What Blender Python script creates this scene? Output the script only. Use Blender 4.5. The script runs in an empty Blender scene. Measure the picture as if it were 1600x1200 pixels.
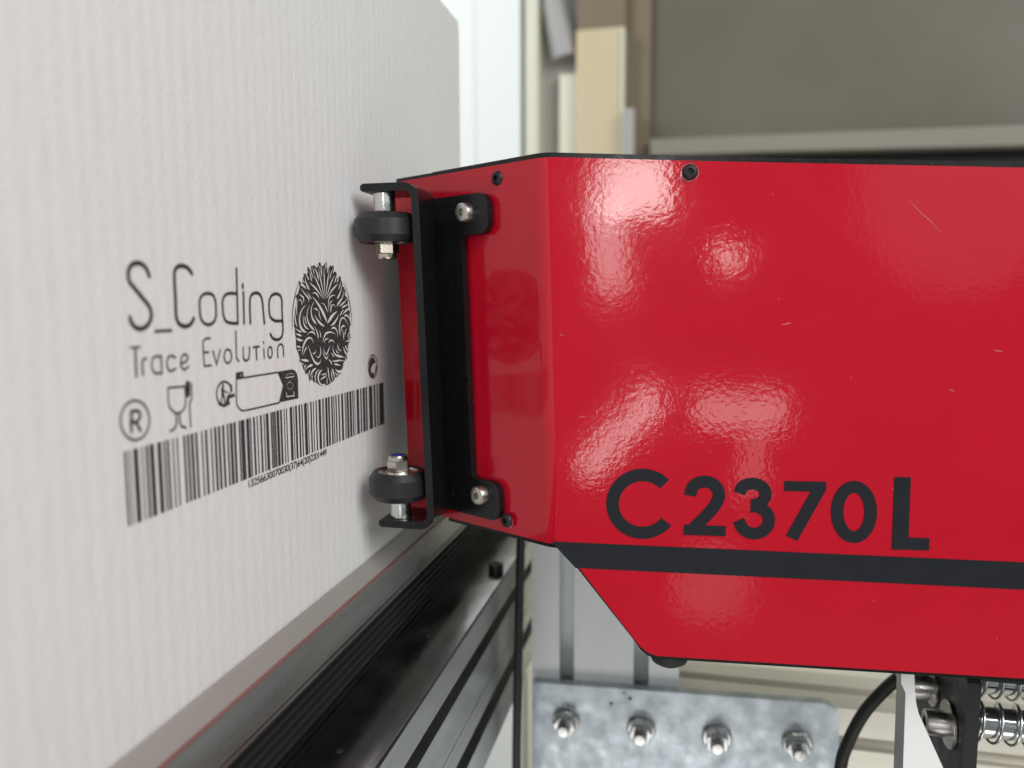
import bpy, bmesh, math, random
from mathutils import Vector, Matrix
random.seed(7)
sc = bpy.context.scene
COL = sc.collection
V = Vector
# ------------------------------------------------------------------ camera
# World axes: X away from the printed face of the carton, Y along the conveyor, Z up (metres).
cam_d = bpy.data.cameras.new('camera'); cam = bpy.data.objects.new('camera', cam_d); COL.objects.link(cam)
cam_d.sensor_width = 36.0; cam_d.lens = 27.0; cam_d.clip_start = 0.01; cam_d.clip_end = 50
cam.matrix_world = Matrix(((0.9747, -0.0196, 0.2229, 0.128), (0.2237, 0.1050, -0.9690, 0.0), (-0.0044, 0.9943, 0.1067, 0.102), (0, 0, 0, 1)))
cam_d.dof.use_dof = True; cam_d.dof.focus_distance = 0.275; cam_d.dof.aperture_fstop = 7.6
sc.camera = cam
# ------------------------------------------------------------------ room light
w = bpy.data.worlds.new('World'); sc.world = w; w.use_nodes = True
bgn = w.node_tree.nodes['Background']; bgn.inputs[0].default_value = (0.84, 0.95, 1.0, 1); bgn.inputs[1].default_value = 0.20
sc.view_settings.view_transform = 'Standard'; sc.view_settings.look = 'None'; sc.view_settings.exposure = 0; sc.view_settings.gamma = 1
sc.view_settings.use_curve_mapping = False
def area(name, loc, target, sx, sy, radiance, col=(1, 1, 1), roll=0.0, shape='RECTANGLE'):
    """area lamp whose emitting face has the given radiance"""
    d = bpy.data.lights.new(name, 'AREA'); d.shape = shape; d.size = sx; d.size_y = sy
    a = sx*sy*(math.pi/4 if shape in ('DISK', 'ELLIPSE') else 1)
    d.energy = radiance*a*math.pi; d.color = col
    o = bpy.data.objects.new(name, d); COL.objects.link(o)
    q = (V(target)-V(loc)).to_track_quat('-Z', 'Y').to_matrix().to_4x4()
    o.matrix_world = Matrix.Translation(loc) @ q @ Matrix.Rotation(roll, 4, 'Z')
    return o
PT = (0.14, 0.27, 0.08)
# daylight through the workshop windows behind and to the right of the photographer
area('window_light', (2.2, -1.3, 1.55), (0.0, 0.25, 0.05), 1.7, 1.5, 6.9, (1.0, 0.985, 0.96))
# added overhead fill that makes the red sheet brighter towards its top
area('overhead_fill', (0.48, -0.20, 0.72), (0.20, 0.28, 0.12), 0.42, 0.42, 5.2, (1.0, 0.98, 0.95))
# added fill that brightens the white door and far wall
area('door_fill_light', (-0.75, 0.35, 0.85), (-0.2, 1.25, 0.35), 0.5, 0.6, 8.6, (0.93, 1.0, 1.0))
# added low fill, stands in for floor bounce onto the pale post
area('low_fill_light', (0.22, -0.45, -0.785), (0.22, -0.4499, 0.2), 0.9, 0.7, 1.8, (1.0, 0.99, 0.97))
# lamps and panes that mirror in the red sheet
area('lamp_panel_high', (0.262, -1.0, 0.325), PT, 0.165, 0.120, 13.5, (1, 0.97, 0.93), 0.12)
area('lamp_panel_side', (0.205, -1.05, 0.215), PT, 0.08, 0.19, 6.0, (1, 0.97, 0.95), 0.15)
area('lamp_bulb', (0.462, -1.0, 0.1875), PT, 0.045, 0.042, 12, (1, 0.95, 0.9), 0, 'ELLIPSE')
area('lamp_tube', (0.230, -1.0, -0.165), PT, 0.23, 0.045, 8.0, (1, 0.97, 0.95), 0.80)
area('pane_low', (0.475, -1.0, -0.120), PT, 0.18, 0.07, 4.0, (1, 0.96, 0.95))
area('pane_low_side', (0.51, -1.0, -0.23), PT, 0.05, 0.13, 1.7, (1, 0.96, 0.95))
area('pane_right', (1.0, -1.15, 0.33), PT, 0.40, 0.44, 0.45, (1, 0.97, 0.96), 0, 'ELLIPSE')
area('pane_floor', (0.45, -1.0, -0.48), PT, 0.16, 0.16, 0.9, (1, 0.97, 0.96), 0, 'ELLIPSE')
PRINT={'brand_text':[([(13.64,58.61),(12.91,60.19),(11.49,61.23),(9.7,61.53),(7.87,61.0),(6.76,59.84),(6.48,58.38),(6.67,57.16),(7.64,56.18),(10.38,53.73),(12.89,51.43),(13.63,50.02),(13.59,48.63),(12.72,47.25),(11.28,46.25),(9.42,45.92),(7.66,46.48),(6.62,47.53),(6.29,48.66)],1.0,0),([(14.8,45.12),(20.76,45.13)],0.63,0),([(30.23,59.75),(28.73,61.07),(26.42,61.59),(24.28,61.13),(23.23,59.87),(23.04,57.45),(23.04,52.58),(22.99,48.68),(23.56,47.19),(24.83,46.29),(26.76,45.98),(28.8,46.55),(30.11,47.91)],0.97,0),([(36.69,54.61),(34.32,54.13),(33.08,52.71),(32.91,50.54),(33.04,48.48),(33.97,46.92),(36.26,46.12),(38.7,46.66),(39.91,48.09),(40.16,50.2),(40.03,52.58),(39.05,54.16)],0.73,1),([(50.95,61.83),(50.75,54.66),(50.5,46.06),(47.14,46.24),(44.6,46.9),(43.57,48.55),(43.38,50.97),(43.42,52.58),(44.68,54.07),(46.83,54.71),(50.41,54.66)],0.73,0),([(54.0,55.11),(53.72,45.97)],0.73,0),([(53.81,57.29),(53.8,56.45)],0.84,0),([(57.04,45.92),(57.29,52.58),(58.18,54.3),(60.86,54.99),(63.13,54.34),(64.09,52.58),(64.43,49.64),(64.88,45.7)],0.78,0),([(75.29,46.17),(71.16,46.33),(68.65,47.45),(67.94,49.4),(68.16,52.39),(69.41,54.03),(72.06,54.8),(74.67,54.37),(75.77,52.99),(75.69,49.3),(75.85,45.6),(75.75,42.5),(74.61,40.85),(71.9,40.27),(69.33,40.94),(68.1,42.21)],0.77,0)],'tagline_text':[([(5.82,41.66),(9.07,41.58)],0.41,0),([(7.41,41.38),(7.29,34.71)],0.59,0),([(9.52,34.85),(9.59,37.74),(9.99,38.52),(11.02,38.75)],0.51,0),([(16.25,38.85),(14.66,38.96),(13.41,38.62),(12.88,37.25),(13.01,35.82),(13.81,34.92),(16.27,34.7)],0.47,0),([(16.44,39.0),(16.33,34.52)],0.48,0),([(21.89,38.13),(20.44,38.72),(19.0,38.34),(18.46,37.05),(18.61,35.7),(19.76,34.87),(21.67,35.31)],0.48,0),([(24.14,36.47),(26.04,36.83),(26.9,37.64),(26.37,38.49),(25.6,38.74),(24.47,38.27),(23.87,36.99),(24.06,35.48),(25.29,34.68),(26.93,35.42)],0.45,0),([(36.84,42.41),(34.68,42.31),(33.65,41.71),(33.57,38.98),(33.69,35.01),(36.7,34.95)],0.47,0),([(33.76,38.71),(35.9,38.63)],0.47,0),([(37.88,38.84),(39.27,34.93),(41.24,38.9)],0.48,0),([(46.57,36.77),(46.52,37.42),(46.28,38.01),(45.88,38.48),(45.36,38.77),(44.78,38.86),(44.2,38.74),(43.69,38.42),(43.3,37.93),(43.07,37.34),(43.02,36.7),(43.16,36.08),(43.47,35.55),(43.93,35.16),(44.48,34.95),(45.07,34.96),(45.63,35.18),(46.1,35.59),(46.42,36.14)],0.49,1),([(49.26,43.83),(49.03,36.18),(50.17,34.98)],0.47,0),([(52.7,38.9),(52.62,35.78),(53.77,34.96),(55.33,35.3),(55.84,36.7),(56.0,38.84)],0.51,0),([(57.97,38.73),(61.38,38.71)],0.47,0),([(59.65,38.49),(59.7,34.83)],0.52,0),([(63.87,37.88),(63.99,34.96)],0.47,0),([(63.86,40.02),(63.88,39.54)],0.47,0),([(68.72,36.44),(68.68,37.07),(68.47,37.63),(68.13,38.04),(67.71,38.24),(67.25,38.21),(66.82,37.95),(66.48,37.5),(66.27,36.92),(66.23,36.28),(66.35,35.67),(66.62,35.18),(67.01,34.87),(67.46,34.78),(67.91,34.92),(68.31,35.28),(68.59,35.81)],0.48,1),([(72.08,34.53),(72.11,37.44),(72.95,38.47),(74.46,38.7),(75.48,37.86),(75.69,34.74)],0.49,0)],'registered_mark':[([(10.92,23.58),(10.91,24.45),(10.73,25.32),(10.4,26.14),(9.92,26.91),(9.32,27.58),(8.61,28.15),(7.83,28.59),(6.99,28.88),(6.12,29.03),(5.26,29.03),(4.43,28.88),(3.65,28.58),(2.95,28.15),(2.35,27.61),(1.87,26.97),(1.51,26.24),(1.3,25.46),(1.23,24.65),(1.32,23.82),(1.54,23.01),(1.91,22.23),(2.41,21.52),(3.02,20.89),(3.73,20.37),(4.52,19.97),(5.36,19.71),(6.23,19.59),(7.1,19.63),(7.94,19.82),(8.72,20.16),(9.42,20.64),(10.0,21.24),(10.46,21.95),(10.77,22.74)],0.49,1),([(4.87,24.12),(4.84,26.53),(6.86,26.52),(7.79,25.76),(7.64,24.74),(6.65,23.96),(5.02,23.98)],0.69,0),([(4.61,24.5),(4.59,21.86)],0.68,0),([(6.31,23.78),(7.61,21.59)],0.69,0)],'food_safe_symbol':[([(24.95,30.38),(18.39,30.73),(18.35,27.8),(18.59,25.81),(20.78,24.02),(22.29,23.81),(24.09,24.43),(25.02,26.21),(25.06,30.24)],0.44,0),([(21.03,23.86),(21.04,21.49),(20.17,20.13),(18.37,19.69)],0.49,0),([(22.47,23.66),(22.31,21.55),(22.97,20.18),(24.58,19.62)],0.5,0),([(26.29,30.87),(26.16,28.22)],1.51,0),([(27.78,30.97),(27.57,26.65),(26.71,25.99),(26.68,19.46)],0.4,0)],'recycling_person_symbol':[([(45.55,28.05),(45.01,28.71),(44.33,29.25),(43.54,29.62),(42.7,29.82),(41.84,29.83),(41.01,29.66),(40.27,29.32),(39.64,28.82),(39.16,28.2),(38.85,27.48),(38.73,26.71),(38.81,25.92),(39.08,25.16),(39.52,24.47),(40.12,23.88),(40.85,23.42),(41.66,23.12),(42.52,23.01),(43.38,23.08)],0.53,0),([(41.85,28.95),(41.85,28.35)],0.7,0),([(41.45,27.91),(41.63,25.98)],0.97,0),([(42.19,27.28),(43.67,26.56)],0.36,0),([(41.22,26.03),(40.44,23.62)],0.43,0),([(42.13,25.92),(42.4,23.36)],0.44,0),([(45.69,28.27),(45.78,27.01)],0.83,0),([(45.58,26.89),(44.17,25.67),(43.52,24.65)],0.38,0),([(43.75,25.17),(46.92,25.48)],0.83,0),([(43.44,23.55),(43.84,24.47)],1.2,0),([(41.87,23.07),(44.47,23.42)],0.71,0),([(39.43,24.08),(41.64,23.1)],0.71,0)],'sorting_banner':[([(52.18,30.0),(71.59,29.84)],0.42,0),([(48.64,29.94),(48.13,23.06),(48.77,21.83),(49.94,20.84),(51.46,20.27),(72.01,20.0)],0.42,0)],'sorting_banner_fill':[([(71.42,30.05),(80.78,30.01),(82.74,29.42),(84.07,28.15),(84.55,26.28),(84.35,19.89),(71.72,20.15),(74.64,25.31)],0,2),([(48.45,31.85),(51.85,31.93),(52.29,31.45),(52.16,29.77),(48.3,29.77)],0,2)],'sorting_banner_white':[([(76.37,22.76),(76.54,21.39),(81.44,21.12),(81.14,22.6)],0.32,0),([(76.13,27.61),(81.81,27.55)],0.28,0),([(76.55,28.06),(77.36,28.67),(80.69,28.66),(81.64,27.97)],0.12,0),([(78.87,26.25),(78.92,25.94)],0.36,0),([(80.88,24.54),(80.74,25.04),(80.29,25.49),(79.6,25.82),(78.8,25.95),(78.02,25.88),(77.4,25.61),(77.05,25.2),(77.01,24.71),(77.3,24.23),(77.88,23.83),(78.63,23.59),(79.44,23.56),(80.16,23.72),(80.67,24.07)],0.1,1),([(50.71,31.24),(50.6,30.55)],0.21,0)],'recycling_arrow_symbol':[([(152.31,25.04),(152.26,26.09),(151.99,27.11),(151.5,28.05),(150.84,28.86),(150.02,29.51),(149.1,29.96),(148.1,30.19),(147.09,30.21),(146.11,30.0),(145.2,29.58),(144.4,28.97),(143.75,28.2),(143.28,27.31),(143.01,26.33),(142.95,25.31),(143.1,24.29),(143.46,23.32),(144.01,22.45),(144.73,21.72),(145.58,21.15),(146.53,20.78),(147.53,20.63),(148.55,20.7),(149.52,20.99),(150.4,21.5),(151.16,22.19),(151.75,23.04),(152.14,24.01)],0.43,1)],'recycling_arrow_fill':[([(143.6,25.17),(143.71,26.94),(144.77,28.45),(147.32,29.66),(149.73,28.08),(150.67,26.8),(148.64,26.63),(146.8,25.9),(145.53,24.61),(145.65,23.4),(146.59,22.51),(147.02,23.0),(149.36,21.73),(147.68,20.61),(145.5,20.9),(143.71,22.18),(142.93,23.84)],0,2),([(151.46,26.33),(151.77,24.68),(150.84,22.73),(149.14,21.47),(149.61,22.64),(150.33,24.4)],0,2)],'barcode':[(1.67,2.36),(3.19,3.61),(4.74,6.31),(7.47,7.91),(8.94,9.78),(10.44,11.95),(13.18,14.65),(15.53,16.17),(16.81,17.62),(18.92,19.41),(20.57,21.07),(23.28,24.07),(24.83,25.7),(26.4,27.47),(28.29,29.19),(30.91,31.46),(32.57,33.51),(35.03,35.61),(36.77,37.74),(38.53,39.52),(40.52,41.45),(42.75,43.45),(44.19,45.45),(46.08,47.14),(48.64,49.29),(49.72,51.7),(52.59,54.16),(54.61,55.16),(56.35,57.31),(58.37,58.91),(60.26,61.19),(62.29,62.84),(63.57,65.08),(66.34,67.08),(67.43,68.18),(68.52,69.4),(69.99,71.47),(72.18,73.26),(74.48,74.96),(76.01,76.5),(78.37,79.89),(80.71,81.1),(82.0,83.1),(84.28,85.27),(86.26,86.93),(88.14,89.97),(90.66,91.07),(92.6,93.44),(94.5,94.99),(96.49,97.21),(98.66,100.28),(101.39,101.76),(102.28,102.73),(103.86,105.38),(106.07,107.3),(108.63,109.64),(110.43,111.07),(112.18,112.99),(114.44,115.42),(117.07,118.56),(119.99,120.41),(120.92,121.35),(121.94,123.4),(124.27,126.01),(126.89,127.78),(128.66,129.11),(130.73,133.01),(134.3,135.5),(136.63,138.8),(139.56,141.0),(142.94,146.29),(147.9,149.41),(151.15,152.18),(153.73,158.48)]}
LETTERS={'C':[[[[42.88,36.66],[41.91,37.54],[40.83,38.29],[39.66,38.91],[38.42,39.37],[37.14,39.68],[35.82,39.83],[34.49,39.81],[33.17,39.62],[31.88,39.28],[30.64,38.77],[29.47,38.12],[28.39,37.33],[27.41,36.41],[26.55,35.38],[25.83,34.25],[25.25,33.03],[24.82,31.76],[24.56,30.45],[24.46,29.11],[24.53,27.78],[24.77,26.46],[25.17,25.19],[25.73,23.98],[26.44,22.85],[27.29,21.83],[28.26,20.91],[29.34,20.13],[30.5,19.49],[31.75,19.0],[33.04,18.67],[34.37,18.51],[35.71,18.52],[37.04,18.69],[38.34,19.03],[39.59,19.52],[40.77,20.16],[41.86,20.95],[42.85,21.86],[43.71,22.89]],4.5]],'2':[[[[51.94,32.71],[52.51,35.34],[54.2,37.18],[56.76,37.9],[59.51,37.31],[61.5,35.16],[61.95,32.49],[60.85,29.68],[58.58,26.5],[53.05,20.4]],4.3],[[[49.97,20.14],[64.67,20.03]],3.7]],'3':[[[[69.06,33.98],[70.08,36.36],[72.28,37.46],[75.13,37.37],[77.48,35.65],[77.94,33.16],[76.55,30.85],[74.26,29.97],[73.03,29.94]],4.2],[[[73.05,29.37],[75.21,29.27],[77.79,28.04],[79.4,25.49],[78.96,22.21],[76.63,20.01],[73.55,19.58],[70.8,20.97],[69.0,24.19]],4.2]],'7':[[[[84.32,37.04],[98.49,37.07]],3.6],[[[96.32,36.45],[87.46,18.24]],4.3]],'0':[[[[113.73,28.52],[113.55,30.26],[113.16,31.93],[112.58,33.46],[111.83,34.79],[110.93,35.88],[109.93,36.68],[108.87,37.16],[107.77,37.3],[106.68,37.1],[105.65,36.57],[104.72,35.72],[103.91,34.58],[103.27,33.21],[102.81,31.64],[102.55,29.95],[102.51,28.19],[102.69,26.44],[103.08,24.76],[103.66,23.21],[104.42,21.87],[105.32,20.77],[106.32,19.97],[107.4,19.49],[108.51,19.35],[109.6,19.56],[110.63,20.11],[111.56,20.98],[112.37,22.12],[113.0,23.51],[113.45,25.08],[113.7,26.77]],4.2]],'L':[[[[123.67,41.1],[123.99,15.37]],5.4],[[[121.51,17.54],[133.56,17.63]],4.3]],'stripe':[[2.14,14.1],[184.91,12.05],[185.58,2.39],[11.11,4.47]]}
# ------------------------------------------------------------------ materials
def mat(name, base, rough=0.5, metal=0.0, coat=0.0, coat_r=0.05, bump=None, var=None, rvar=None, spec=None, specks=None):
    """bump: list of (kind, scale xyz, strength, distance); var: (scale xyz, amount, tint); rvar: (scale, lo, hi)"""
    m = bpy.data.materials.new(name); m.use_nodes = True
    nt = m.node_tree; N = nt.nodes; L = nt.links; b = N['Principled BSDF']
    b.inputs['Base Color'].default_value = (*base, 1); b.inputs['Roughness'].default_value = rough
    b.inputs['Metallic'].default_value = metal; b.inputs['Coat Weight'].default_value = coat; b.inputs['Coat Roughness'].default_value = coat_r
    if spec is not None: b.inputs['Specular IOR Level'].default_value = spec
    tc = N.new('ShaderNodeTexCoord')
    def noise(scale, detail=3.0, rough_=0.55):
        mp = N.new('ShaderNodeMapping'); mp.inputs['Scale'].default_value = scale; L.new(tc.outputs['Object'], mp.inputs[0])
        n = N.new('ShaderNodeTexNoise'); n.inputs['Scale'].default_value = 1; n.inputs['Detail'].default_value = detail; n.inputs['Roughness'].default_value = rough_
        L.new(mp.outputs[0], n.inputs['Vector']); return n
    if var:
        n = noise(var[0], var[3] if len(var) > 3 else 4.0)
        mx = N.new('ShaderNodeMix'); mx.data_type = 'RGBA'
        ra = N.new('ShaderNodeValToRGB'); ra.color_ramp.elements[0].position = 0.35; ra.color_ramp.elements[1].position = 0.68
        L.new(n.outputs['Fac'], ra.inputs[0]); L.new(ra.outputs[0], mx.inputs[0])
        mx.inputs[6].default_value = (*base, 1); mx.inputs[7].default_value = (*var[2], 1)
        mu = N.new('ShaderNodeMath'); mu.operation = 'MULTIPLY'; mu.inputs[1].default_value = var[1]
        L.new(ra.outputs[0], mu.inputs[0]); L.new(mu.outputs[0], mx.inputs[0]); L.new(mx.outputs[2], b.inputs['Base Color'])
    if specks:   # dust: (cells per metre, size, colour)
        vo = N.new('ShaderNodeTexVoronoi'); vo.inputs['Scale'].default_value = specks[0]; L.new(tc.outputs['Object'], vo.inputs['Vector'])
        lt = N.new('ShaderNodeMath'); lt.operation = 'LESS_THAN'; lt.inputs[1].default_value = specks[1]; L.new(vo.outputs['Distance'], lt.inputs[0])
        nz = noise((60, 60, 60), 2.0); gt = N.new('ShaderNodeMath'); gt.operation = 'GREATER_THAN'; gt.inputs[1].default_value = 0.5; L.new(nz.outputs['Fac'], gt.inputs[0])
        mm = N.new('ShaderNodeMath'); mm.operation = 'MULTIPLY'; L.new(lt.outputs[0], mm.inputs[0]); L.new(gt.outputs[0], mm.inputs[1])
        mx2 = N.new('ShaderNodeMix'); mx2.data_type = 'RGBA'; L.new(mm.outputs[0], mx2.inputs[0]); mx2.inputs[7].default_value = (*specks[2], 1)
        if b.inputs['Base Color'].links: L.new(b.inputs['Base Color'].links[0].from_socket, mx2.inputs[6])
        else: mx2.inputs[6].default_value = (*base, 1)
        L.new(mx2.outputs[2], b.inputs['Base Color'])
    if rvar:
        n = noise(rvar[0], 4.0); mr = N.new('ShaderNodeMapRange'); mr.inputs[1].default_value = 0.3; mr.inputs[2].default_value = 0.7
        mr.inputs[3].default_value = rvar[1]; mr.inputs[4].default_value = rvar[2]
        L.new(n.outputs['Fac'], mr.inputs[0]); L.new(mr.outputs[0], b.inputs['Coat Roughness' if coat else 'Roughness'])
    last = None
    for kind, scale, st, dist in bump or []:
        bp = N.new('ShaderNodeBump'); bp.inputs['Strength'].default_value = st; bp.inputs['Distance'].default_value = dist
        if kind == 'noise':
            n = noise(scale, 2.0); L.new(n.outputs['Fac'], bp.inputs['Height'])
        else:   # 'flute': soft ridges across Y, broken up by noise
            mp = N.new('ShaderNodeMapping'); mp.inputs['Scale'].default_value = scale; L.new(tc.outputs['Object'], mp.inputs[0])
            wv = N.new('ShaderNodeTexWave'); wv.wave_type = 'BANDS'; wv.bands_direction = 'Y'; wv.inputs['Scale'].default_value = 1
            wv.inputs['Distortion'].default_value = 3.5; wv.inputs['Detail'].default_value = 2; wv.inputs['Detail Scale'].default_value = 0.35
            L.new(mp.outputs[0], wv.inputs[0]); L.new(wv.outputs['Fac'], bp.inputs['Height'])
        if last: L.new(last.outputs[0], bp.inputs['Normal'])
        last = bp
    if last:
        L.new(last.outputs[0], b.inputs['Normal'])
        if coat: L.new(last.outputs[0], b.inputs['Coat Normal'])
    return m
M = {}
M['card'] = mat('white_board', (0.685, 0.69, 0.695), 0.85, bump=[('flute', (1, 58, 0.25), 0.13, 0.0004), ('noise', (900, 900, 700), 0.60, 0.0003), ('noise', (260, 330, 160), 0.34, 0.0004), ('noise', (24, 40, 20), 0.22, 0.0015)], var=((240, 300, 120), 0.45, (0.655, 0.65, 0.645)), spec=0.2)
M['kraft'] = mat('kraft_board', (0.36, 0.25, 0.15), 0.9)
M['ink'] = mat('print_ink', (0.020, 0.018, 0.019), 0.8, var=((1400, 1400, 1400), 0.8, (0.085, 0.08, 0.08)), spec=0.2)
M['unprinted'] = mat('unprinted_board', (0.67, 0.67, 0.67), 0.85, spec=0.2)
M['red'] = mat('red_enamel', (0.475, 0.0022, 0.016), 0.42, coat=1.0, coat_r=0.07, spec=0.06, bump=[('noise', (520, 520, 520), 0.12, 0.00025), ('noise', (45, 45, 45), 0.06, 0.0016)], var=((22, 22, 22), 0.4, (0.53, 0.004, 0.021)), rvar=((16, 16, 16), 0.05, 0.115), specks=(150, 0.03, (0.56, 0.20, 0.20)))
M['black'] = mat('black_powder_coat', (0.006, 0.0063, 0.007), 0.30, bump=[('noise', (900, 900, 900), 0.08, 0.0002)], rvar=((200, 200, 200), 0.22, 0.34), spec=0.4, specks=(420, 0.05, (0.22, 0.22, 0.22)))
M['blacksteel'] = mat('black_oxide_steel', (0.018, 0.019, 0.021), 0.42, metal=0.3, bump=[('noise', (700, 700, 700), 0.12, 0.0002)], rvar=((120, 120, 120), 0.34, 0.55))
M['vinyl'] = mat('charcoal_vinyl', (0.012, 0.0138, 0.018), 0.5, bump=[('noise', (260, 260, 260), 0.10, 0.0002)], rvar=((120, 120, 120), 0.42, 0.6), spec=0.22)
M['delrin'] = mat('black_delrin', (0.013, 0.013, 0.014), 0.4, bump=[('noise', (300, 300, 2500), 0.05, 0.0002)])
M['rubber'] = mat('black_rubber', (0.012, 0.012, 0.013), 0.6)
M['cable'] = mat('cable_sheath', (0.014, 0.014, 0.015), 0.45)
M['steel'] = mat('bright_steel', (0.72, 0.72, 0.71), 0.22, 1.0, bump=[('noise', (400, 400, 1500), 0.05, 0.0002)], rvar=((300, 300, 300), 0.16, 0.34))
M['stain'] = mat('stainless_screw', (0.62, 0.60, 0.57), 0.30, 1.0, rvar=((500, 500, 500), 0.22, 0.42))
M['nut'] = mat('warm_nickel_nut', (0.66, 0.61, 0.52), 0.22, 1.0)
M['chrome'] = mat('chrome_rod', (0.78, 0.79, 0.80), 0.10, 1.0, rvar=((90, 90, 90), 0.07, 0.18))
M['wire'] = mat('spring_wire', (0.72, 0.74, 0.74), 0.28, 1.0)
M['blue'] = mat('blue_nylon', (0.02, 0.05, 0.42), 0.4)
M['dark'] = mat('dark_recess', (0.006, 0.006, 0.007), 0.7)
M['alu'] = mat('mill_aluminium', (0.48, 0.48, 0.465), 0.36, 1.0, bump=[('noise', (900, 8, 900), 0.10, 0.0003)], var=((220, 6, 220), 0.6, (0.34, 0.34, 0.335)), rvar=((60, 14, 60), 0.26, 0.46))
M['ledge'] = mat('worn_aluminium', (0.52, 0.525, 0.53), 0.2, 1.0, bump=[('noise', (400, 14, 400), 0.05, 0.0003)], var=((60, 26, 60), 0.6, (0.22, 0.22, 0.22), 6.0), rvar=((60, 30, 60), 0.10, 0.28))
M['chamfer'] = mat('polished_chamfer', (0.36, 0.35, 0.33), 0.5, 0.3, rvar=((60, 12, 60), 0.4, 0.6))
M['guide'] = mat('polished_guide', (0.30, 0.30, 0.295), 0.28, 0.7, bump=[('noise', (500, 12, 500), 0.06, 0.0003)], var=((140, 14, 140), 0.6, (0.19, 0.19, 0.185)), rvar=((60, 12, 60), 0.18, 0.36))
M['post'] = mat('anodised_aluminium', (0.87, 0.90, 0.91), 0.5, 0.1, bump=[('noise', (900, 900, 12), 0.06, 0.0002)], var=((200, 200, 9), 0.4, (0.76, 0.79, 0.80)))
M['beam'] = mat('satin_profile', (0.80, 0.77, 0.68), 0.36, 0.45, bump=[('noise', (12, 900, 900), 0.06, 0.0002)], var=((9, 200, 200), 0.4, (0.70, 0.66, 0.56)))  # beige in the base colour stands in for a warm reflection
M['groove'] = mat('slot_aluminium', (0.22, 0.24, 0.27), 0.5, 0.8)
M['zinc'] = mat('zinc_plated_steel', (0.60, 0.66, 0.71), 0.36, 0.75, bump=[('noise', (300, 300, 300), 0.07, 0.0003)], var=((75, 75, 75), 0.9, (0.34, 0.38, 0.42), 8.0), rvar=((120, 120, 120), 0.22, 0.5), specks=(330, 0.09, (0.12, 0.12, 0.12)))
M['brushed'] = mat('brushed_plate', (0.88, 0.90, 0.89), 0.45, 0.2, bump=[('noise', (30, 1200, 1200), 0.10, 0.0003)])
M['platedge'] = mat('milled_edge', (0.42, 0.42, 0.40), 0.36, 0.9)
M['redstrip'] = mat('red_tape', (0.22, 0.10, 0.085), 0.6, var=((60, 60, 60), 0.6, (0.20, 0.07, 0.06)))
M['belt'] = mat('grey_belt', (0.10, 0.10, 0.095), 0.7)
M['beige'] = mat('beige_lacquer', (0.50, 0.455, 0.34), 0.45, 0.25, var=((60, 60, 60), 0.7, (0.40, 0.36, 0.27)))
M['floor'] = mat('pale_tile', (0.60, 0.58, 0.53), 0.45, var=((6, 6, 6), 0.5, (0.52, 0.50, 0.46)))
M['grout'] = mat('tile_grout', (0.28, 0.27, 0.25), 0.9)
M['wallw'] = mat('white_paint', (0.84, 0.85, 0.83), 0.6)
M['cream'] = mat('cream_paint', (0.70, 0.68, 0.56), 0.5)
M['olive'] = mat('olive_gasket', (0.26, 0.265, 0.22), 0.6)
M['greyp'] = mat('grey_panel', (0.40, 0.385, 0.36), 0.5)
M['greyd'] = mat('grey_duct', (0.38, 0.37, 0.365), 0.5)
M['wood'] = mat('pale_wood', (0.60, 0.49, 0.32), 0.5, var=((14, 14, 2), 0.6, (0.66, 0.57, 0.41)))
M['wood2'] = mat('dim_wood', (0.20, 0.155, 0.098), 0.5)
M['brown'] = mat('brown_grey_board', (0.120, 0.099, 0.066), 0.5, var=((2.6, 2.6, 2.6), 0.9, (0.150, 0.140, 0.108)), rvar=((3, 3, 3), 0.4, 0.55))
M['ledgeb'] = mat('grey_ledge', (0.25, 0.225, 0.185), 0.4)
M['blackp'] = mat('black_panel', (0.010, 0.010, 0.011), 0.5)
# ------------------------------------------------------------------ builders
def empty(name, loc):
    o = bpy.data.objects.new(name, None); COL.objects.link(o); o.location = loc; o.empty_display_size = 0.02
    return o
def tag(o, label=None, cat=None, group=None, kind=None):
    for k, v in (('label', label), ('category', cat), ('group', group), ('kind', kind)):
        if v: o[k] = v
    return o
def org(parent):
    p = V((0, 0, 0))
    while parent: p = p + V(parent.location); parent = parent.parent
    return p
def link(name, bm, m, parent=None, smooth=None, shear=False, bevel=0):
    """vertices of bm are in world coordinates"""
    if bevel:
        es = [e for e in bm.edges if len(e.link_faces) == 2 and e.calc_face_angle(0) > 0.6]
        bmesh.ops.bevel(bm, geom=es, offset=bevel, segments=2, affect='EDGES', profile=0.5, clamp_overlap=True)
    bmesh.ops.recalc_face_normals(bm, faces=bm.faces)
    o0 = org(parent)
    for v in bm.verts:
        if shear: v.co.x += LEAN*(0.0825-v.co.z)
        v.co -= o0
    me = bpy.data.meshes.new(name); bm.to_mesh(me); bm.free()
    o = bpy.data.objects.new(name, me); COL.objects.link(o)
    me.materials.append(M[m] if isinstance(m, str) else m)
    if smooth is not None:
        for p in me.polygons: p.use_smooth = True
        try: me.set_sharp_from_angle(angle=smooth)
        except Exception: pass
    if parent: o.parent = parent
    return o
LEAN = 0.034        # the print head leans a little towards the carton
def box_(bm, a, b):
    x0, y0, z0 = a; x1, y1, z1 = b
    vs = [bm.verts.new(c) for c in ((x0, y0, z0), (x1, y0, z0), (x1, y1, z0), (x0, y1, z0), (x0, y0, z1), (x1, y0, z1), (x1, y1, z1), (x0, y1, z1))]
    for f in ((3, 2, 1, 0), (4, 5, 6, 7), (0, 1, 5, 4), (1, 2, 6, 5), (2, 3, 7, 6), (3, 0, 4, 7)): bm.faces.new([vs[i] for i in f])
def bx(name, a, b, m, parent=None, bevel=0.0006, **k):
    bm = bmesh.new(); box_(bm, a, b); return link(name, bm, m, parent, bevel=bevel, **k)
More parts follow.
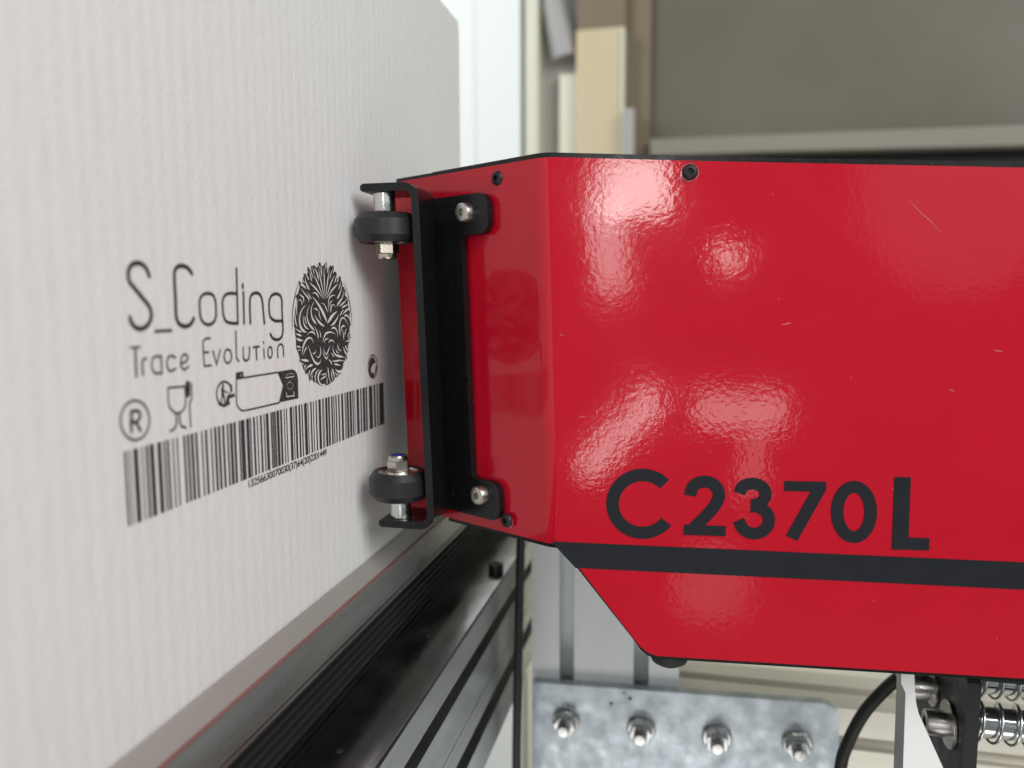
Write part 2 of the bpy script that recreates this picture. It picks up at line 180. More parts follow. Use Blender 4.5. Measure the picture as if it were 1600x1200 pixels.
def prism(bm, pts, ext):
    """closed solid: polygon pts (3D), extruded by ext"""
    e = V(ext); a = [bm.verts.new(V(p)) for p in pts]; b = [bm.verts.new(V(p)+e) for p in pts]; n = len(pts)
    bm.faces.new(a[::-1]); bm.faces.new(b)
    for i in range(n): bm.faces.new((a[i], a[(i+1) % n], b[(i+1) % n], b[i]))
def lathe(bm, prof, mtx, seg=40):
    """prof: (radius, height) pairs; axis = local z of mtx"""
    rings = []
    for r, h in prof:
        if r < 1e-7: rings.append([bm.verts.new(mtx @ V((0, 0, h)))])
        else: rings.append([bm.verts.new(mtx @ V((r*math.cos(2*math.pi*i/seg), r*math.sin(2*math.pi*i/seg), h))) for i in range(seg)])
    for A, B in zip(rings, rings[1:]):
        for i in range(seg):
            j = (i+1) % seg
            if len(A) == 1 and len(B) == 1: continue
            if len(A) == 1: bm.faces.new((A[0], B[i], B[j]))
            elif len(B) == 1: bm.faces.new((A[i], A[j], B[0]))
            else: bm.faces.new((A[i], A[j], B[j], B[i]))
def frame(loc, axis):
    return Matrix.Translation(loc) @ V(axis).to_track_quat('Z', 'Y').to_matrix().to_4x4()
def tube(bm, pts, r, seg=12):
    pts = [V(p) for p in pts]; rings = []; up = None
    for i, p in enumerate(pts):
        t = (pts[min(i+1, len(pts)-1)]-pts[max(i-1, 0)]).normalized()
        if up is None: up = t.orthogonal().normalized()
        up = (up-t*up.dot(t)).normalized(); s = t.cross(up)
        rings.append([bm.verts.new(p+(up*math.cos(2*math.pi*k/seg)+s*math.sin(2*math.pi*k/seg))*r) for k in range(seg)])
    for A, B in zip(rings, rings[1:]):
        for k in range(seg): bm.faces.new((A[k], A[(k+1) % seg], B[(k+1) % seg], B[k]))
    bm.faces.new(rings[0][::-1]); bm.faces.new(rings[-1])
def smooth_path(pts, n=6):
    P = [V(p) for p in pts]; out = []
    for i in range(len(P)-1):
        p0, p1, p2, p3 = P[max(i-1, 0)], P[i], P[i+1], P[min(i+2, len(P)-1)]
        for k in range(n):
            t = k/n; out.append(0.5*((2*p1)+(p2-p0)*t+(2*p0-5*p1+4*p2-p3)*t*t+(3*p1-p0-3*p2+p3)*t**3))
    out.append(P[-1]); return out
def ribbon(bm, pts, width, to3, closed=False, cap=True, widths=None):
    """flat stroke along 2D pts; to3 maps 2D -> 3D"""
    n = len(pts); P = [V((p[0], p[1])) for p in pts]; Ls = []; Rs = []
    for i in range(n):
        a = P[(i-1) % n] if (closed or i) else None; c = P[(i+1) % n] if (closed or i < n-1) else None
        d1 = (P[i]-a).normalized() if a is not None else None; d2 = (c-P[i]).normalized() if c is not None else None
        if d1 is None: d1 = d2
        if d2 is None: d2 = d1
        t = (d1+d2); t = t.normalized() if t.length > 1e-6 else d1
        nrm = V((-t.y, t.x)); k = 1/max(0.5, nrm.dot(V((-d1.y, d1.x))))
        h = (widths[i] if widths else width)/2*k
        Ls.append(bm.verts.new(to3(P[i]+nrm*h))); Rs.append(bm.verts.new(to3(P[i]-nrm*h)))
    for i in range(n if closed else n-1):
        j = (i+1) % n; bm.faces.new((Ls[i], Rs[i], Rs[j], Ls[j]))
    if cap and not closed:
        for i, d in ((0, P[0]-P[1]), (n-1, P[-1]-P[-2])):
            d = d.normalized(); nn = V((-d.y, d.x)); h = (widths[i] if widths else width)/2
            arc = [bm.verts.new(to3(P[i]+nn*h*math.cos(a)+d*h*math.sin(a))) for a in [math.pi*k/6 for k in range(1, 6)]]
            first, lastv = (Rs[i], Ls[i]) if i == 0 else (Ls[i], Rs[i])
            try: bm.faces.new([first]+arc+[lastv])
            except Exception: pass
def hexagon(r, rot=0.0): return [(r*math.cos(math.pi*k/3+rot), r*math.sin(math.pi*k/3+rot)) for k in range(6)]
def hexprism(bm, mtx, r, h0, h1, rot=0.0, ch=0.0):
    rings = []
    for rr, h in ((r-ch, h0), (r, h0+ch), (r, h1-ch), (r-ch, h1)):
        rings.append([bm.verts.new(mtx @ V((x, y, h))) for x, y in hexagon(rr, rot)])
    for A, B in zip(rings, rings[1:]):
        for k in range(6): bm.faces.new((A[k], A[(k+1) % 6], B[(k+1) % 6], B[k]))
    bm.faces.new(rings[0][::-1]); bm.faces.new(rings[-1])
def cap_head(name, loc, axis, r, h, socket, m, parent, round_top=0.0008, dome=False, shear=False, washer=0.0, rot=0.3):
    """socket-head screw, head sits on loc and points along axis; hexagon socket is a real recess"""
    mt = frame(loc, axis); bm = bmesh.new(); seg = 36
    prof = [(r, 0.0), (r, h-round_top), (r-round_top*0.3, h-round_top*0.3), (r-round_top, h)] if not dome else \
           [(r, 0.0), (r, h*0.25), (r*0.93, h*0.6), (r*0.78, h*0.88), (r*0.62, h)]
    lathe(bm, prof, mt, seg)
    bm.verts.ensure_lookup_table()
    rim = list(bm.verts)[-seg:]
    top = [bm.verts.new(mt @ V((socket*math.cos(math.pi*k/3+rot), socket*math.sin(math.pi*k/3+rot), h))) for k in range(6)]
    bot = [bm.verts.new(mt @ V((socket*0.94*math.cos(math.pi*k/3+rot), socket*0.94*math.sin(math.pi*k/3+rot), h*0.35))) for k in range(6)]
    offs = int(round(rot/(2*math.pi)*seg))
    for k in range(6):
        i0 = k*seg//6+offs
        for s in range(seg//6): bm.faces.new((rim[(i0+s) % seg], rim[(i0+s+1) % seg], top[k] if s < seg//12 else top[(k+1) % 6]))
        bm.faces.new((rim[(i0+seg//12) % seg], top[(k+1) % 6], top[k]))
        bm.faces.new((top[k], top[(k+1) % 6], bot[(k+1) % 6], bot[k]))
    bm.faces.new(bot)
    o = link(name, bm, m, parent, smooth=0.6, shear=shear)
    if washer:
        bm = bmesh.new(); lathe(bm, [(0, -0.0012), (washer-0.0002, -0.0012), (washer, -0.001), (washer, -0.0002), (washer-0.0002, 0.0), (r*0.9, 0.0)], mt, 36)
        link('washer', bm, m, o, smooth=0.6, shear=shear)
    return o
def arc2(cx, cy, r, a0, a1, n=6): return [(cx+r*math.cos(math.radians(a0+(a1-a0)*i/n)), cy+r*math.sin(math.radians(a0+(a1-a0)*i/n))) for i in range(n+1)]
# ------------------------------------------------------------------ setting: floor and far wall
FZ = -0.80
tag(bx('floor', (-2.5, -2.5, FZ-0.05), (3.5, 1.6, FZ), 'grout', bevel=0), kind='structure')
fl = bpy.data.objects['floor']
tile_me = None
for i in range(-4, 8):
    for j in range(0, 6):
        bm = bmesh.new(); x = i*0.302; y = 0.0+j*0.302-0.35
        box_(bm, (x, y, FZ), (x+0.298, y+0.298, FZ+0.004)); link('tile', bm, 'floor', fl, bevel=0.0008)
tag(bx('wall', (-2.5, 1.32, FZ), (3.5, 1.42, 2.2), 'wallw', bevel=0), kind='structure')
# white door jamb beside the carton
r = empty('white_door', (-0.35, 1.28, FZ)); tag(r, 'bright white door with cream edge trim behind the carton', 'door')
bx('door_leaf', (-0.95, 1.20, FZ), (-0.200, 1.245, 1.4), 'wallw', r, 0.003)
bx('door_stile', (-0.200, 1.192, FZ), (-0.131, 1.248, 1.4), 'wallw', r, 0.003)
bx('gasket', (-0.130, 1.205, FZ), (-0.1235, 1.25, 1.4), 'olive', r, 0.001)
bx('edge_trim', (-0.1230, 1.19, FZ), (-0.1035, 1.25, 1.4), 'cream', r, 0.003)
r = empty('grey_panel', (-0.07, 1.28, FZ)); tag(r, 'narrow grey wall panel between door and pale wood cabinet', 'panel')
bx('panel_board', (-0.1030, 1.235, FZ), (-0.0465, 1.27, 1.4), 'greyp', r, 0.002)
bx('white_batten', (-0.0740, 1.215, FZ), (-0.0475, 1.234, 0.45), 'cream', r, 0.004)
bm = bmesh.new(); tube(bm, [(-0.098, 1.22, 0.80), (-0.085, 1.22, 0.55), (-0.066, 1.22, 0.475)], 0.020, 14); link('duct', bm, 'greyd', r, smooth=0.8)
r = empty('wood_cabinet', (-0.01, 1.25, FZ)); tag(r, 'pale beige wooden cabinet side with darker top', 'cabinet')
bx('cabinet_side', (-0.0460, 1.20, FZ), (0.0215, 1.30, 0.508), 'wood', r, 0.003)
bx('cabinet_edge', (0.0220, 1.195, FZ), (0.0265, 1.30, 0.506), 'cream', r, 0.001)
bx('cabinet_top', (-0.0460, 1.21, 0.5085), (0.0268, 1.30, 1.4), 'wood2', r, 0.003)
bx('hinge', (0.0275, 1.18, 0.20), (0.043, 1.222, 0.385), 'greyp', r, 0.003)
r = empty('brown_board', (0.9, 1.25, FZ)); tag(r, 'large brown grey board with pale ledge behind the red machine', 'board')
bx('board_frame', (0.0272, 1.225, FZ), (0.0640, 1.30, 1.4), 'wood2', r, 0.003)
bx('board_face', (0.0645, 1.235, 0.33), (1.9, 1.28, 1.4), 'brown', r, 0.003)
bm = bmesh.new(); prism(bm, [(x, 1.20, z) for x, z in ((0.066, 0.343), (0.57, 0.337), (1.9, 0.322), (1.9, 0.280), (0.57, 0.3105), (0.24, 0.3180), (0.066, 0.3195))], (0, 0.033, 0)); link('ledge', bm, 'ledgeb', r, bevel=0.003)
bx('dark_gap', (0.066, 1.24, 0.285), (1.9, 1.28, 0.3195), 'blackp', r, 0.003)
bx('lower_face', (0.066, 1.232, FZ), (1.9, 1.28, 0.2845), 'cream', r, 0.003)
# ------------------------------------------------------------------ carton
CZ = -0.009
carton = empty('cardboard_carton', (-0.11, 0.2, CZ)); tag(carton, 'white cardboard carton printed with black lettering, emblem and barcode', 'carton')
bm = bmesh.new(); box_(bm, (-0.24, -0.16, CZ), (0.0, 0.4285, 0.2535)); link('carton_wall', bm, 'card', carton, bevel=0.0016)
bx('top_flap', (-0.119, -0.160, 0.2538), (-0.0006, 0.4292, 0.2572), 'card', carton, 0.0008)
bx('top_flap', (-0.2395, -0.160, 0.2538), (-0.1195, 0.4292, 0.2572), 'card', carton, 0.0008)
bx('tape_end', (-0.145, 0.4287, 0.215), (-0.095, 0.4289, 0.2535), 'unprinted', carton, 0)
PX = [0.00016]
def onbox(p): return V((PX[0], 0.15+p[0]*0.001, 0.05+p[1]*0.001))
def print_part(name, m='ink', base=0.00016, extra=(), label=None):
    bm = bmesh.new(); z = base
    for key in (name,)+tuple(extra):
        for pts, wd, cl in PRINT.get(key, []):
            PX[0] = z; z += 0.000004
            if cl == 2: bm.faces.new([bm.verts.new(onbox(p)) for p in pts])
            else: ribbon(bm, fine(pts, cl), wd*1.18, onbox, closed=bool(cl))
    o = link(name, bm, m, carton)
    if label: o['label'] = label
    return o
def fine(pts, closed):
    """Catmull-Rom on soft corners only, so curves are round and corners stay sharp"""
    n = len(pts)
    if n < 4: return pts
    out = []
    P = [V(p) for p in pts]
    rng = range(n) if closed else range(n-1)
    def soft(i):
        if not closed and (i == 0 or i == n-1): return True
        a = P[i]-P[(i-1) % n]; b = P[(i+1) % n]-P[i]
        return a.angle(b, 0) < 1.0
    for i in rng:
        p1, p2 = P[i], P[(i+1) % n]
        p0 = P[(i-1) % n] if (closed or i > 0) and soft(i) else p1
        p3 = P[(i+2) % n] if (closed or i < n-2) and soft((i+1) % n) else p2
        seg = (p2-p1).length; t1 = (p2-p0); t2 = (p3-p1)
        t1 = t1.normalized()*seg if t1.length else t1; t2 = t2.normalized()*seg if t2.length else t2
        for k in range(4):
            t = k/4; h = (2*t**3-3*t**2+1)*p1+(t**3-2*t**2+t)*t1+(-2*t**3+3*t**2)*p2+(t**3-t**2)*t2
            out.append((h.x, h.y))
    if not closed: out.append(tuple(pts[-1]))
    return out
print_part('brand_text', label='large thin rounded lettering S_Coding')
print_part('tagline_text', label='small thin lettering Trace EvoluTion')
print_part('registered_mark'); print_part('food_safe_symbol'); print_part('recycling_person_symbol')
sb = print_part('sorting_banner', extra=('sorting_banner_fill',))
PRINT_W = PRINT['sorting_banner_white']
bm = bmesh.new()
for i, (pts, wd, cl) in enumerate(PRINT_W):
    PX[0] = 0.00030+i*0.000004; ribbon(bm, pts, wd, onbox, closed=bool(cl), cap=False)
link('banner_icon', bm, 'unprinted', sb)['kind'] = 'stuff'
print_part('recycling_arrow_symbol', extra=('recycling_arrow_fill',))
bm = bmesh.new(); PX[0] = 0.00016
for a, b in PRINT['barcode']:
    b += 0.03
    bm.faces.new([bm.verts.new(onbox(p)) for p in ((a, -0.35), (b, -0.35), (b, 17.6), (a, 17.6))])
link('barcode', bm, 'ink', carton)
# serial number below the barcode
fc = bpy.data.curves.new('serial_number', 'FONT'); fc.body = '13256630070030(37)64(20)2201449'; fc.size = 3.2; fc.space_character = 0.9; fc.offset = 0.03
tmp = bpy.data.objects.new('serial_tmp', fc); COL.objects.link(tmp)
dg = bpy.context.evaluated_depsgraph_get(); me = bpy.data.meshes.new_from_object(tmp.evaluated_get(dg))
bm = bmesh.new(); bm.from_mesh(me); bpy.data.objects.remove(tmp); bpy.data.meshes.remove(me)
xs = [v.co.x for v in bm.verts]; x0, x1 = min(xs), max(xs); PX[0] = 0.00016
for v in bm.verts: v.co = onbox((52.6+(v.co.x-x0)/(x1-x0)*51.2, -3.25+v.co.y))
link('serial_number', bm, 'ink', carton)
# round emblem of leaf strokes
rng = random.Random(21)
def leaf(bm, pts, wmax, peak=0.35):
    n = len(pts); ws = []
    for i in range(n):
        t = i/(n-1); q = (t/peak)**0.7 if t < peak else ((1-t)/(1-peak))**0.8
        ws.append(max(0.03, wmax*min(1, q)))
    ribbon(bm, pts, 1, onbox, cap=False, widths=ws)
EC = (105.0, 43.9); ER = 22.3
placed = []
def fits(pts, w, gap):
    for i, p in enumerate(pts):
        for q in placed:
            if (p[0]-q[0])**2+(p[1]-q[1])**2 < (q[2]/2+w*(0.5 if 0 < i < len(pts)-1 else 0.1)+gap)**2: return False
    return True
def flow(x, y):
    """direction of growth in the emblem: plume at the top, mane at the sides, curls at the chin"""
    s = 1 if x > 0 else -1
    if y > 0.40: return math.pi/2-math.atan2(x, y-0.16)
    if y > -0.30: return math.pi/2-s*(0.15+0.9*abs(x))+0.7*math.sin(6*y+4*abs(x))
    return -math.pi/2+s*(0.4+0.9*abs(x))+0.8*math.sin(10*y+5*x)
# dark ground of the emblem with a scalloped edge
rim = []
for k in range(180):
    a = 2*math.pi*k/180; top = max(0, math.sin(a))
    q = 0.965+0.012*math.sin(a*17+1.2*math.sin(a*3))+0.008*math.sin(a*29+2)+0.03*top*math.sin(a*31)
    rim.append((EC[0]+ER*q*math.cos(a), EC[1]+ER*q*math.sin(a)))
bm = bmesh.new(); PX[0] = 0.00016; bm.faces.new([bm.verts.new(onbox(p)) for p in rim])
for k in range(34):       # leaf tips that break the edge
    a = 2*math.pi*(k+rng.uniform(-0.3, 0.3))/34; PX[0] = 0.00017+k*0.000001
    r0, r1 = 0.86, rng.uniform(0.95, 1.02)+(0.04 if math.sin(a) > 0.45 else 0); sw = rng.uniform(-0.10, 0.10)
    leaf(bm, [(EC[0]+ER*(r0+(r1-r0)*t/6)*math.cos(a+sw*t/6), EC[1]+ER*(r0+(r1-r0)*t/6)*math.sin(a+sw*t/6)) for t in range(7)], rng.uniform(1.3, 2.2), 0.6)
for s in (-1, 1):
    PX[0] += 0.00001
    leaf(bm, [(EC[0]+s*ER*1.035*math.cos(math.radians(t)), EC[1]+ER*1.035*math.sin(math.radians(t))) for t in range(-5, 46, 5)], 0.5, 0.5)
emb = link('floral_emblem', bm, 'ink', carton); emb['label'] = 'round emblem of dense curling black leaves'
bm = bmesh.new(); nl = 0
def try_leaf(x, y, ln, wm, gap, d0=0.0, cv=None, peak=None, force=False):
    global nl
    pts = []; px_, py_ = x, y
    if cv is None: cv = rng.uniform(-2.2, 2.2)
    for k in range(10):
        if px_*px_+py_*py_ > 0.99: break
        pts.append((EC[0]+px_*ER, EC[1]+py_*ER)); a = flow(px_, py_)*(0 if force else 1)+d0+cv*(k/9.0)
        px_ += math.cos(a)*ln/9; py_ += math.sin(a)*ln/9
    if len(pts) < 5 or not (force or fits(pts, wm, gap)): return False
    nl += 1; PX[0] = 0.00030+0.0000002*nl
    leaf(bm, pts, wm, peak or rng.choice((0.2, 0.35, 0.65)))
    n = len(pts)
    for i, p in enumerate(pts): placed.append((p[0], p[1], wm*math.sin(math.pi*(0.12+0.76*i/(n-1)))))
    return True
for k in range(-3, 4):    # plume
    try_leaf(0.03+k*0.02, 0.42, 0.52, 0.75, 0, math.pi/2-k*0.30, -k*0.12, 0.6, True)
for s in (-1, 1):         # brow, nose and cheek lines
    try_leaf(0.10, 0.02, 0.55-0.12*s, 1.5, 0, math.pi/2-s*(0.75+0.12*s), s*-0.5, 0.3, True)
    try_leaf(0.10+s*0.10, -0.02, 0.40, 1.0, 0, math.pi/2-s*1.35, s*0.7, 0.4, True)
for ln, wm, gap, tries in ((0.62, 0.92, 0.55, 900), (0.45, 0.82, 0.50, 1800), (0.30, 0.72, 0.44, 2600), (0.18, 0.6, 0.40, 3200)):
    for _ in range(tries):
        rr = math.sqrt(rng.random()); aa = rng.random()*2*math.pi
        try_leaf(rr*math.cos(aa), rr*math.sin(aa), ln*rng.uniform(0.8, 1.2), wm*rng.uniform(0.75, 1.2), gap)
link('leaf_veins', bm, 'unprinted', emb)['kind'] = 'stuff'
# ------------------------------------------------------------------ conveyor edge under the carton
Y0, Y1 = -0.16, 0.640
conv = empty('conveyor_rail', (0.0, 0.2, -0.20)); tag(conv, 'grey aluminium conveyor side rail with slots and red line under carton', 'conveyor')
def yprism(name, xz, m, parent=conv, y0=Y0, y1=Y1, bevel=0.0005, **k):
    bm = bmesh.new(); prism(bm, [(x, y0, z) for x, z in xz], (0, y1-y0, 0)); return link(name, bm, m, parent, bevel=bevel, **k)
yprism('belt', [(-0.24, -0.0125), (-0.001, -0.0125), (-0.001, -0.0092), (-0.24, -0.0092)], 'belt')
yprism('guide_rail', [(0.0006, -0.0250), (0.0046, -0.0250), (0.0046, -0.0111), (0.0006, -0.0111)], 'guide')
yprism('guide_chamfer', [(0.0005, -0.0109), (0.0044, -0.0109), (0.0040, -0.0098), (0.0014, -0.0050), (0.0005, -0.0040)], 'chamfer', bevel=0.0002)
yprism('red_line', [(0.0042, -0.0111), (0.0049, -0.0111), (0.0049, -0.0105), (0.0038, -0.0101)], 'redstrip', bevel=0.0002)
yprism('guide_lip', [(0.0020, -0.0262), (0.0054, -0.0262), (0.0054, -0.0252), (0.0020, -0.0252)], 'alu', bevel=0.0003)
rib = [(-0.012, -0.0478), (-0.012, -0.0264)]
zz = -0.0264
while zz > -0.0470:
    rib += [(0.0012, zz), (0.0012, zz-0.0016), (-0.0004, zz-0.0020), (-0.0004, zz-0.0032)]; zz -= 0.0036
rib += [(0.0012, -0.0478)]
yprism('ribbed_strip', rib, 'rubber', bevel=0)
def slot_profile(xf, zt, h=0.040, d=0.040, slot=0.0082, sc_=None, wide=0.018):
    """front-slotted profile section in (x,z): front face at x=xf facing +X, top at zt"""
    c = zt-h/2 if sc_ is None else sc_
    return [(xf, zt), (xf, c+slot/2), (xf-0.0045, c+slot/2), (xf-0.0045, c+wide/2), (xf-0.011, c+wide/2), (xf-0.0145, c+0.004), (xf-0.0145, c-0.004), (xf-0.011, c-wide/2), (xf-0.0045, c-wide/2), (xf-0.0045, c-slot/2), (xf, c-slot/2), (xf, zt-h), (xf-d, zt-h), (xf-d, zt)]
yprism('upper_profile', slot_profile(0.033, -0.0482, sc_=-0.0655), 'alu')
yprism('lower_profile', slot_profile(0.033, -0.0888, sc_=-0.1050, slot=0.0105), 'alu')
bx('ledge_cover', (0.0016, Y0, -0.0481), (0.0322, Y1-0.004, -0.0468), 'ledge', conv, 0.0004)
for (hx, hy, hr) in ((0.0171, 0.2226, 0.0014), (0.0130, 0.318, 0.0020), (0.0170, 0.313, 0.0013), (0.0235, 0.2085, 0.0008)):
    bm = bmesh.new(); lathe(bm, [(0, 0.00035), (hr*0.8, 0.0003), (hr, 0.0)], frame((hx, hy, -0.0468), (0, 0, 1)), 20); link('rivet_hole', bm, 'dark', conv, smooth=0.6)  # dark discs painted as the shaded openings of rivet holes
cap_head('ledge_screw', (0.0262, 0.4005, -0.0468), (0, 0, 1), 0.0042, 0.0045, 0.0019, 'blacksteel', conv)
# ------------------------------------------------------------------ aluminium frame behind the machine
fr = empty('aluminium_frame', (0.12, 0.44, FZ)); tag(fr, 'pale aluminium profile frame joined by a bolted zinc plate', 'frame')
YF = 0.420
def slots_x(x0, x1, y, depth, centers, w=0.0085, wide=0.018):
    """section in (x,y): front face at y facing -Y, with T slots"""
    pts = [(x0, y+depth), (x0, y)]
    for c in centers: pts += [(c-w/2, y), (c-w/2, y+0.0045), (c-wide/2, y+0.0045), (c-wide/2, y+0.010), (c-0.004, y+0.0135), (c+0.004, y+0.0135), (c+wide/2, y+0.010), (c+wide/2, y+0.0045), (c+w/2, y+0.0045), (c+w/2, y)]
    return pts+[(x1, y), (x1, y+depth)]
bm = bmesh.new(); prism(bm, [(x, y, FZ+0.004) for x, y in slots_x(0.0425, 0.1262, YF, 0.040, (0.0631, 0.1055))], (0, 0, -FZ+0.03)); link('post', bm, 'post', fr, bevel=0.0005)
cb = [(YF, -0.1557), (YF, -0.1382), (YF+0.0045, -0.1382), (YF+0.0045, -0.1435), (YF+0.0100, -0.1435), (YF+0.0135, -0.1385), (YF+0.0135, -0.1305), (YF+0.0100, -0.1255), (YF+0.0045, -0.1255), (YF+0.0045, -0.1308), (YF, -0.1308), (YF, -0.1155)]
cb += [(YF+0.0165, -0.1155), (YF+0.0165, -0.1195), (YF+0.0125, -0.1195), (YF+0.0165, -0.1245), (YF+0.0275, -0.1245), (YF+0.0315, -0.1195), (YF+0.0245, -0.1195), (YF+0.0245, -0.1155), (YF+0.040, -0.1155), (YF+0.040, -0.1557)]
bm = bmesh.new(); prism(bm, [(0.1264, y, z) for y, z in cb], (0.40, 0, 0)); link('cross_beam', bm, 'beam', fr, bevel=0.0004)
# zinc plate with four nuts
ro = 0.009
pl = [(0.0446, -0.205), (0.0446, -0.1163)]+[(x, z) for x, z in ((0.2010, -0.1106), (0.2055, -0.1118), (0.2085, -0.1145), (0.2097, -0.1185))]+[(0.2112, -0.205)]
bm = bmesh.new(); prism(bm, [(x, YF-0.0065, z) for x, z in pl], (0, 0.006, 0)); plate = link('joint_plate', bm, 'zinc', fr, bevel=0.0006)
for (x, z, s) in ((0.0639, -0.1370, 0.9), (0.1064, -0.1363, 0.2), (0.1474, -0.1360, 0.55), (0.1890, -0.1342, 0.0)):
    mt = frame((x, YF-0.0065, z), (0, -1, 0)); bm = bmesh.new()
    hexprism(bm, mt, 0.0066, 0.0028, 0.0078, s, 0.0007)
    nt_ = link('nut', bm, 'steel', plate)
    bm = bmesh.new(); lathe(bm, [(0.0068, 0.0), (0.0081, 0.0001), (0.0081, 0.0013), (0.0070, 0.0027), (0.0055, 0.0028)], mt, 36); link('flange_washer', bm, 'steel', nt_, smooth=0.6)
    bm = bmesh.new(); lathe(bm, [(0.0036, 0.0079)]+[(0.0037 if k % 2 else 0.0033, 0.0082+k*0.0005) for k in range(8)]+[(0.0028, 0.0128), (0, 0.0129)], mt, 24); link('stud', bm, 'steel', nt_, smooth=0.6)
for (x, z, r_) in ((0.1001, -0.1195, 0.0011), (0.0895, -0.1237, 0.0010), (0.0965, -0.1168, 0.0007)):
    bm = bmesh.new(); lathe(bm, [(0, 0.0003), (r_*0.8, 0.0002), (r_, 0.0)], frame((x, YF-0.0065, z), (0, -1, 0)), 16); link('dark_speck', bm, 'dark', plate)
# ------------------------------------------------------------------ cables
bm = bmesh.new(); tube(bm, smooth_path([(0.0445, 0.392, 0.02), (0.0418, 0.394, -0.03), (0.0408, 0.392, -0.085), (0.0398, 0.390, -0.16), (0.040, 0.39, -0.30), (0.05, 0.40, -0.52), (0.06, 0.395, FZ+0.006)]), 0.0024, 12)
tag(link('black_cable', bm, 'cable', None, smooth=1.0), 'thin straight black cable hanging between conveyor rail and pale post', 'cable')
bm = bmesh.new(); tube(bm, smooth_path([(0.262, 0.372, -0.046), (0.2400, 0.366, -0.0545), (0.2272, 0.36, -0.0630), (0.2183, 0.36, -0.0725), (0.2094, 0.36, -0.0855), (0.2032, 0.36, -0.1010), (0.2003, 0.36, -0.1160), (0.199, 0.36, -0.16), (0.2, 0.37, -0.40), (0.21, 0.38, FZ+0.008)]), 0.0028, 14)
tag(link('black_cable', bm, 'cable', None, smooth=1.0), 'thick black cable curving down from under the red machine', 'cable')
# ------------------------------------------------------------------ sprung swing arm under the machine
arm = empty('spring_arm', (0.24, 0.33, -0.09)); tag(arm, 'sprung mounting arm of black steel and chrome rods under red machine', 'arm')
bm = bmesh.new(); prism(bm, [(0.2318, y, z) for y, z in ((0.3035, -0.105), (0.3035, -0.0400), (0.3055, -0.0375), (0.372, -0.0375), (0.372, -0.105))], (0.0048, 0, 0)); sp = link('side_plate', bm, 'blacksteel', arm, bevel=0.0008)
bx('top_plate', (0.2370, 0.303, -0.0385), (0.31, 0.372, -0.0345), 'blacksteel', arm, 0.0006)
cap_head('cap_screw', (0.2305, 0.3410, -0.0608), (-1, 0, 0), 0.0055, 0.0085, 0.0026, 'stain', sp, washer=0.0078)
cap_head('cap_screw', (0.2305, 0.3190, -0.0650), (-1, 0, 0), 0.0050, 0.0080, 0.0026, 'stain', sp, washer=0.0092)
for (y, z, rr, pitch) in ((0.338, -0.0545, 0.0050, 0.0062), (0.322, -0.0640, 0.0060, 0.0064)):
    bm = bmesh.new(); lathe(bm, [(0, 0), (rr, 0.0), (rr, 0.075), (0, 0.075)], frame((0.2368, y, z), (1, 0, 0)), 36); ro_ = link('guide_rod', bm, 'chrome', arm, smooth=0.8)
    bm = bmesh.new(); R_ = rr+0.0016; n = 26*10
    tube(bm, [(0.2372+pitch*t*10/(n)*1.0, y+R_*math.sin(2*math.pi*t*10/n*1.0), z+R_*math.cos(2*math.pi*t*10/n)) for t in range(n+1)], 0.00062, 8); link('coil_spring', bm, 'wire', ro_, smooth=1.0)
bm = bmesh.new(); lathe(bm, [(0, 0), (0.0035, 0), (0.0035, 0.003), (0, 0.003)], frame((0.2470, 0.318, -0.0416), (0, 0, 1)), 24); link('pin', bm, 'steel', arm, smooth=0.6)
# gusset plate
gp = [(0.2110, -0.0850), (0.2104, -0.0455), (0.2086, -0.0415), (0.2086, -0.0325), (0.2126, -0.0325), (0.2136, -0.0445), (0.2142, -0.0490), (0.2152, -0.0528), (0.2300, -0.0850)]
bm = bmesh.new(); prism(bm, [(x, 0.3015, z) for x, z in gp], (0, 0.013, 0)); gu = link('gusset_plate', bm, 'brushed', arm, bevel=0.0004)
gu.data.materials.append(M['platedge'])
for p in gu.data.polygons:
    if abs(p.normal.y) < 0.9: p.material_index = 1
# ------------------------------------------------------------------ red printing machine
mach = empty('inkjet_printer', (0.15, 0.31, -0.03)); tag(mach, 'glossy red industrial printer with black stripe and guide rollers against carton', 'printer')
TH = math.radians(29.3); D1 = V((math.cos(TH), -math.sin(TH), 0)); N1 = V((math.sin(TH), math.cos(TH), 0)); P1 = V((0.0297, 0.2981, 0))
T2 = math.radians(6.0); D2 = V((math.cos(T2), math.sin(T2), 0)); N2 = V((-math.sin(T2), math.cos(T2), 0)); P2 = V((0.0780, 0.2710, 0))
def S1(u, z, o=0.0): return P1+D1*u-N1*o+V((0, 0, z))          # on the angled sheet, o = proud of it
def S2(u, z, o=0.0): return P2+D2*u-N2*o+V((0, 0, z))          # on the main sheet
